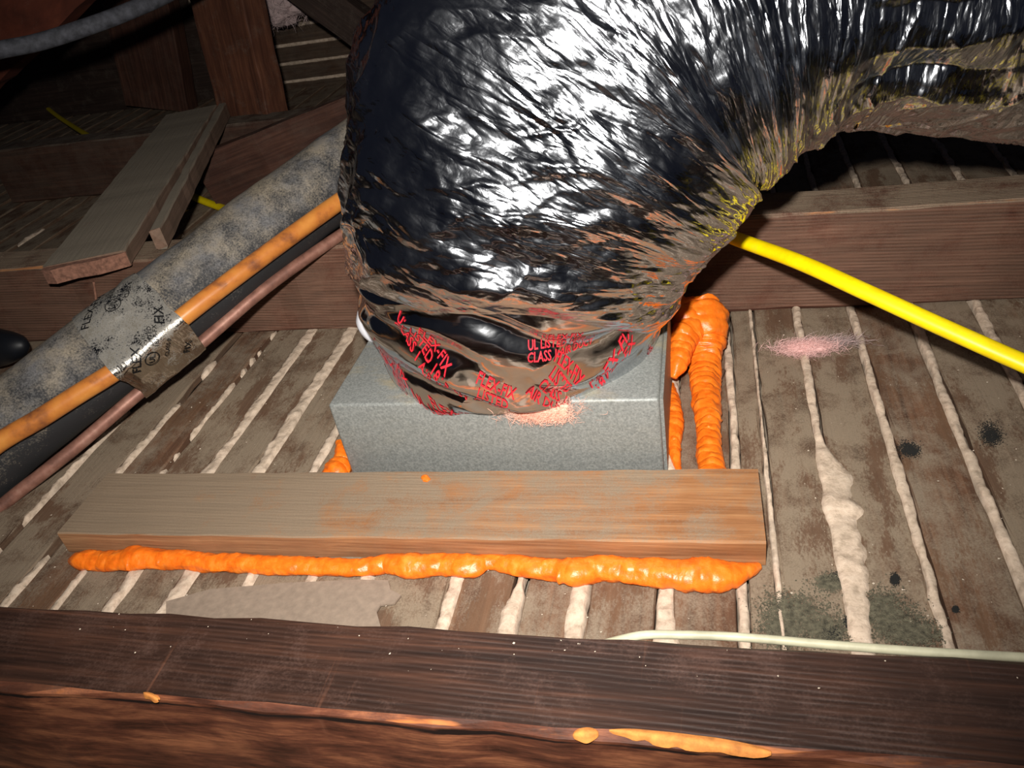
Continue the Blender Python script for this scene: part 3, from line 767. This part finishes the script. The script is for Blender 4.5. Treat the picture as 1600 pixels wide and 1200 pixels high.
for i in range(NT):
    circ = []
    for cc, r in ((C, PR * 1.03), (OC, .0086), (CC, .0062)):
        k = np.argmin(np.abs((cc - Ct[i]) @ Tt[i])); dlt = cc[k] - Ct[i]
        c2 = np.array([dlt @ Nt_[i], dlt @ Bt[i]])
        if cc is C: c2 *= 0
        a_ = np.linspace(0, 2 * np.pi, 40)
        circ.append(c2 + r * np.stack([np.cos(a_), np.sin(a_)], 1))
    hh = hull(np.vstack(circ)); nx_ = np.roll(hh, -1, 0)
    for j, p_ in enumerate(phs):
        d = np.array([math.cos(p_), math.sin(p_)]); best = PR
        e = nx_ - hh
        den = d[0] * e[:, 1] - d[1] * e[:, 0]
        with np.errstate(divide='ignore', invalid='ignore'):
            tt = (hh[:, 0] * e[:, 1] - hh[:, 1] * e[:, 0]) / den; uu_ = (hh[:, 0] * d[1] - hh[:, 1] * d[0]) / den
        ok = (np.abs(den) > 1e-12) & (tt > 0) & (uu_ >= -1e-6) & (uu_ <= 1 + 1e-6)
        RAD[i, j] = tt[ok].max() if ok.any() else PR
def tape2(i_f, p_f, extra=0.0):
    """i_f in metres along (0..sB-sA), p_f angle."""
    fi = np.clip(i_f / (sB - sA), 0, 1) * (NT - 1); fj = np.clip((p_f + np.pi) / (2 * np.pi), 0, 1) * (MT - 1)
    i0 = np.minimum(fi.astype(int), NT - 2); j0 = np.minimum(fj.astype(int), MT - 2); a_ = fi - i0; b2 = fj - j0
    rad = (RAD[i0, j0] * (1 - a_) * (1 - b2) + RAD[i0 + 1, j0] * a_ * (1 - b2) + RAD[i0, j0 + 1] * (1 - a_) * b2 + RAD[i0 + 1, j0 + 1] * a_ * b2)
    lerp = lambda A: A[i0] * (1 - a_)[:, None] + A[i0 + 1] * a_[:, None]
    uu_ = p_f * .045
    dd = .0014 * (ridged(i_f / .02, uu_ / .03 + i_f / .05, 0, 81) - .5) + .0006 * (ridged(i_f / .006, uu_ / .012, 0, 83) - .5)
    rad = rad + dd + extra + .0006
    return lerp(Ct) + rad[:, None] * (np.cos(p_f)[:, None] * lerp(Nt_) + np.sin(p_f)[:, None] * lerp(Bt))
n1, m1 = 110, 320
ii, jj = np.meshgrid(np.linspace(0, sB - sA, n1), np.linspace(-np.pi, np.pi, m1), indexing='ij')
ii2 = ii + .0025 * (vn(jj / .3, 0, 0, 88) - .5) * 2 * (np.abs(ii / (sB - sA) - .5) * 2)
P = tape2(ii2.reshape(-1), jj.reshape(-1)).reshape(n1, m1, 3)
me = grid_mesh('foil_tape', P); set_uv(me, jj * .045, ii)
tp = link('foil_tape', me, M_TAPE2, pipe); tag(tp, 'band of foil tape with black lettering binding the pipes')
VV, FF = [], []
def put(body, size, s_c, phi_c, rot):
    V, Fc = text_geo(body, size)
    c, s_ = math.cos(rot), math.sin(rot)
    x = V[:, 0] * c - V[:, 1] * s_; y = V[:, 0] * s_ + V[:, 1] * c
    Pt = tape2(s_c + x, phi_c - y / .045, .0005)
    base = sum(len(a) for a in VV); VV.append(Pt); FF.extend([[i + base for i in f] for f in Fc])
def ring(r, wd, s_c, phi_c):
    a_ = np.linspace(0, 2 * np.pi, 33)[:-1]
    pts_ = np.vstack([np.stack([r * np.cos(a_), r * np.sin(a_)], 1), np.stack([(r - wd) * np.cos(a_), (r - wd) * np.sin(a_)], 1)])
    Pt = tape2(s_c + pts_[:, 0], phi_c - pts_[:, 1] / .045, .0005)
    base = sum(len(a) for a in VV); VV.append(Pt); FF.extend([[base + k, base + (k + 1) % 32, base + 32 + (k + 1) % 32, base + 32 + k] for k in range(32)])
RT = .92
LT = sB - sA
TEXTS = [('FLEX-FIX', .0105, .27 * LT, -.72, RT), ('UL', .0075, .50 * LT, -.42, RT), ('LISTED\n181B-FX', .0046, .58 * LT, -.80, RT), ('CLASS 0', .005, .76 * LT, -.52, RT),
         ('FLEX', .0085, .28 * LT, .66, RT), ('FIX', .0095, .82 * LT, .34, RT), ('UL', .0062, .42 * LT, .80, RT), ('LISTED\n181B-FX', .0042, .60 * LT, .52, RT), ('CLASS 0', .0045, .64 * LT, .84, RT), ('FIX', .0085, .83 * LT, 1.14, RT)]
for t_ in TEXTS: put(*t_)
ring(.0066, .0008, .50 * LT, -.42); ring(.0057, .0007, .42 * LT, .80)
lt = link('printed_lettering', mesh('printed_lettering', np.vstack(VV), FF, False), M_INK, tp); tag(lt, 'black printed lettering', kind='stuff')

# ------------------------------------------------------------------ UPPER LEFT TIMBER
def between(name, a, b, W_, T_, mat, upv, seed=0, nx=30, wob=.001, end0=0, end1=0, label=None, cat=None, group=None):
    """board from a to b (centre line of its underside); upv = direction of its thickness."""
    a, b = Vector(a), Vector(b); L_ = (b - a).length
    X = (b - a).normalized(); Z = (Vector(upv) - X * Vector(upv).dot(X)).normalized(); Yv = Z.cross(X)
    me = board_mesh(name, L_, W_, T_, nx, wob, .0015, seed, end0, end1)
    o = link(name, me, mat); m4 = Matrix.Identity(4)
    for i in range(3): m4[i][0] = X[i]; m4[i][1] = Yv[i]; m4[i][2] = Z[i]; m4[i][3] = ((a + b) / 2)[i]
    o.matrix_world = m4
    if label: tag(o, label, cat, group)
    return o
pl = between('loose_plank', (-.596, .622, .092), (-.789, 1.168, .092), .082, .017, M_PLANK, (0, 0, 1), 4, 40, .0006, .006, .004,
             'dusty grey plank with a broken pinkish end lying across two joists', 'plank')
en = slab_from('broken_end', [(-.0410, -.0040), (-.0300, -.0095), (-.010, -.006), (.012, -.0085), (.030, -.005), (.041, -.002), (.041, .002), (-.041, .002)], .0005, .0152, M_ENDGRAIN, None)
en.parent = pl
en.matrix_local = Matrix(((0, 1, 0, -(pl.data.vertices[0].co.x * -1) + .002), (-1, 0, 0, 0), (0, 0, 1, 0), (0, 0, 0, 1)))
between('loose_lath_stick', (-.541, .668, .093), (-.727, 1.16, .093), .012, .022, M_PLANK, (0, 0, 1), 14, 30, .0006, .004, .004,
        'narrow dusty stick lying against the right side of the dusty plank', 'stick')
tube('bent_nail', [tuple(ony(146, 440, .648)), tuple(ony(149, 460, .646)), tuple(ony(150, 475, .645)), tuple(ony(147, 486, .648))], .0013, M_ENDGRAIN, n=14, m=8)
tag(bpy.data.objects['bent_nail'], 'thin bent brown splinter hanging below the broken plank end', 'splinter')
_a, _b = ony(316, 240, 1.02), ony(640, 112, 1.09)
between('board_on_edge', tuple(_a - [0, 0, .09]), tuple(_b - [0, 0, .09]), .022, .09, M_DIAG, (0, 0, 1), 6,
        label='reddish brown board standing on edge behind the black pipe', cat='board')
sb, st = ony(385, 205, 1.175), ony(322, -60, 1.20)
between('upright_stud', tuple(sb), tuple(st + (st - sb) * .5), .112, .045, M_REDWOOD, (0.35, 1, .1), 7,
        label='reddish upright stud leaning at the upper left', cat='stud')
a_, b2 = ony(245, 170, 1.62), ony(200, -40, 1.62)
between('dim_upright_stud', tuple(a_), tuple(b2 + (b2 - a_) * .4), .15, .045, M_DIAG, (0, 1, 0), 8, label='dim brown upright stud standing left of the reddish one', cat='stud')
a_, b2 = ony(-85, 85, .95), ony(55, -55, .95)
between('slanting_rafter', tuple(a_ - (b2 - a_) * .9), tuple(b2 + (b2 - a_) * 1.2), .12, .04, M_RAFTER, (0, 1, 0), 10, label='reddish slanting timber in the top left corner', cat='rafter')
tube('grey_hose', [tuple(ond(-700, 240, .9)), tuple(ond(-350, 160, .84)), tuple(ond(-60, 92, .80)), tuple(ond(0, 78, .80)), tuple(ond(60, 66, .81)), tuple(ond(130, 44, .82)), tuple(ond(200, 18, .84)), tuple(ond(270, -14, .87)), tuple(ond(340, -60, .9)), tuple(ond(440, -190, 1.0))], .0083, M_GREYTUBE, n=160, m=16)
tag(bpy.data.objects['grey_hose'], 'dusty grey cable curving across the top left corner', 'cable')
a_, b2 = ony(455, -30, 1.35), ony(640, 110, 1.35)
between('dark_brace', tuple(a_ - (b2 - a_) * .3), tuple(b2 + (b2 - a_) * .3), .06, .04, M_DARKWOOD, (0, 1, 0), 12, label='dark slanting brace between lath wall and foil duct', cat='brace')
# end of a black pipe at the left edge
kn = tube('black_pipe_end', [(-1.05, .60, .026), (-.78, .60, .028), (-.72, .585, .034), (-.676, .577, .04), (-.667, .575, .042)], .027, M_BLACKRUB, n=30, m=28, rfun=lambda s, ph, r: r * np.sqrt(np.clip(1 - (s / (s.max() + .002))**6, .02, 1)))
tag(kn, 'black rounded pipe end at the left edge below the plank', 'pipe')

# wall of laths at the back left
wall = link('wall_back', mesh('wall_back', [(-2.6, 1.73, -.03), (.9, 1.73, -.03), (.9, 1.73, .9), (-2.6, 1.73, .9), (-2.6, 1.75, -.03), (.9, 1.75, -.03), (.9, 1.75, .9), (-2.6, 1.75, .9)],
                            [(0, 1, 2, 3), (7, 6, 5, 4), (0, 4, 5, 1), (1, 5, 6, 2), (2, 6, 7, 3), (3, 7, 4, 0)], False), M_DARKWOOD)
tag(wall, 'dark lath wall beyond the joists', kind='structure')
for k in range(12):
    z = -.02 + k * .0375
    me = board_mesh('lath', 1.25, .032, .008, 30, .001, .001, k + 70)
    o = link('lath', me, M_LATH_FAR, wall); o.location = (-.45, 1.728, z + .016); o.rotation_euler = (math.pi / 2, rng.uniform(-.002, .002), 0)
    x = np.linspace(-1.07, .17, 260)
    hh = .0030 + .0030 * fbm(x / .02, k * 3.3, 0, 95, 3)
    kk = np.linspace(-1, 1, 6)
    zz = z + .0345 + kk[None] * hh[:, None]; yy = 1.7205 - .003 * (1 - kk[None]**2) * (vn(x / .01, k, 0, 96)[:, None] + .3) + .004 * (np.abs(kk[None]) == 1)
    Pk = np.stack([x[:, None] + 0 * zz, yy, zz], -1)[:, ::-1]
    link('plaster_key', grid_mesh('plaster_key', Pk), M_PLASTER, wall)
t = tuft('insulation_wad', tuple(ony(432, 8, 1.5)), .05, .03, .03, 1500, .03, M_FUZZGREY, 6, spread=1.2, rad=.0005, core=1.0)
tag(t, 'grey pink wad of glass wool against the far lath wall', 'insulation tuft', kind='stuff')

# ------------------------------------------------------------------ DIRT AND CRUMBS
def grains(name, cfun, n, rmin, rmax, mat, seed, label, cat='dirt'):
    r = np.random.RandomState(seed); V, Fc = [], []
    base = np.array([(1, 0, 0), (-1, 0, 0), (0, 1, 0), (0, -1, 0), (0, 0, 1), (0, 0, -1)], float)
    fs = [(0, 2, 4), (2, 1, 4), (1, 3, 4), (3, 0, 4), (2, 0, 5), (1, 2, 5), (3, 1, 5), (0, 3, 5)]
    for _ in range(n):
        p = cfun(r)
        if p is None: continue
        s = r.uniform(rmin, rmax) * np.array([1, 1, .6]) * r.uniform(.6, 1.4, 3)
        b0 = len(V); a_ = r.uniform(0, 3.14); c, s_ = math.cos(a_), math.sin(a_)
        for q in base:
            q = q * s * r.uniform(.7, 1.2); V.append((p[0] + q[0] * c - q[1] * s_, p[1] + q[0] * s_ + q[1] * c, p[2] + q[2]))
        Fc += [tuple(b0 + k for k in f) for f in fs]
    o = link(name, mesh(name, V, Fc, False), mat); tag(o, label, cat, kind='stuff'); return o
def cloud(cs):
    def f(r):
        cx_, cy_, sx, sy = cs[r.randint(len(cs))]
        p = onz(cx_ + r.normal(0, sx), cy_ + r.normal(0, sy), .0008)
        if p[1] < .224 or p[1] > .65: return None
        return p
    return f
grains('dirt_patch', cloud([(1250, 970, 32, 20), (1235, 950, 22, 12), (1290, 985, 22, 12), (1400, 975, 24, 16), (1375, 950, 18, 14), (1430, 990, 20, 10), (1300, 910, 12, 6), (1220, 985, 15, 12)]), 16000, .0002, .0007, M_DIRT, 1, 'dark gritty dirt spilled over the laths by the front joist')
grains('soot_spots', cloud([(1418, 700, 8, 6), (1424, 705, 6, 4), (1545, 675, 8, 9), (1552, 683, 7, 6), (1398, 905, 3, 4), (1317, 832, 4, 2), (1327, 972, 4, 5), (1310, 905, 8, 4), (1300, 990, 8, 6), (1493, 952, 2, 2)]), 9000, .0002, .0005, M_SOOT, 2, 'small black soot spots on the laths at the right')
def anyp(r):
    p = np.array([r.uniform(-.55, .5), r.uniform(.226, .65), .0012])
    if -.29 < p[0] < .03 and p[1] > .34: return None
    return p
grains('plaster_crumbs', anyp, 700, .0002, .0008, M_CRUMB, 3, 'pale plaster crumbs scattered over the laths')
def onj(r):
    p = np.array([r.uniform(-.35, .45), .222 - abs(r.normal(0, .012)), .0912]); return p if p[1] > .18 else None
grains('joist_crumbs', onj, 70, .0001, .0005, M_CRUMB, 4, 'pale crumbs along the top of the nearest joist')
def onb(r): return np.array([r.uniform(-.45, .02), r.uniform(.352, .405), .0186])
grains('batten_crumbs', onb, 90, .0002, .0006, M_CRUMB, 5, 'pale crumbs on the dusty batten top')
# torn pale wood chips on the front joist's arris
def chip(name, px, py, L_, Wd, label, rz=0.0, seed=0):
    p = onz(px, py, .0905)
    xs = np.linspace(-L_ / 2, L_ / 2, 40); P = np.zeros((40, 5, 3))
    for k, u_ in enumerate(np.linspace(-1, 1, 5)):
        e = np.sqrt(np.clip(1 - (xs / (L_ / 2))**2, .02, 1))
        P[:, k] = np.stack([xs, u_ * Wd / 2 * (.12 + .88 * e) * ((.5 + .8 * vn(xs / .004, 3.7, 0, seed)) if k < 2 else (.8 + .25 * vn(xs / .012, 1.7, 0, seed))), .0016 * (1 - u_ * u_) * e + .0002 - .001 * abs(u_)], 1)
    o = link(name, grid_mesh(name, P), M_CHIP); o.location = tuple(p); o.rotation_euler = (.25, 0, rz); tag(o, label, 'wood chip'); return o
chip('wood_chip', 915, 1147, .010, .0065, 'short squarish orange wood chip on the arris of the nearest joist', .2, 1)
chip('wood_chip', 1075, 1158, .060, .0065, 'long torn pale orange splinter on the arris of the nearest joist', -.06, 2)
chip('wood_chip', 236, 1088, .010, .004, 'small dull orange chip on the left part of the nearest joist', -.3, 3)
p = onz(1124, 592, .004)
st_ = tube('dark_splinter', [tuple(onz(1119, 607, .001)), tuple(onz(1125, 592, .003)), tuple(onz(1131, 578, .006))], .0016, M_DARKSTAIN, n=12, m=6)
tag(st_, 'small dark splinter standing beside the right foam bead', 'splinter')
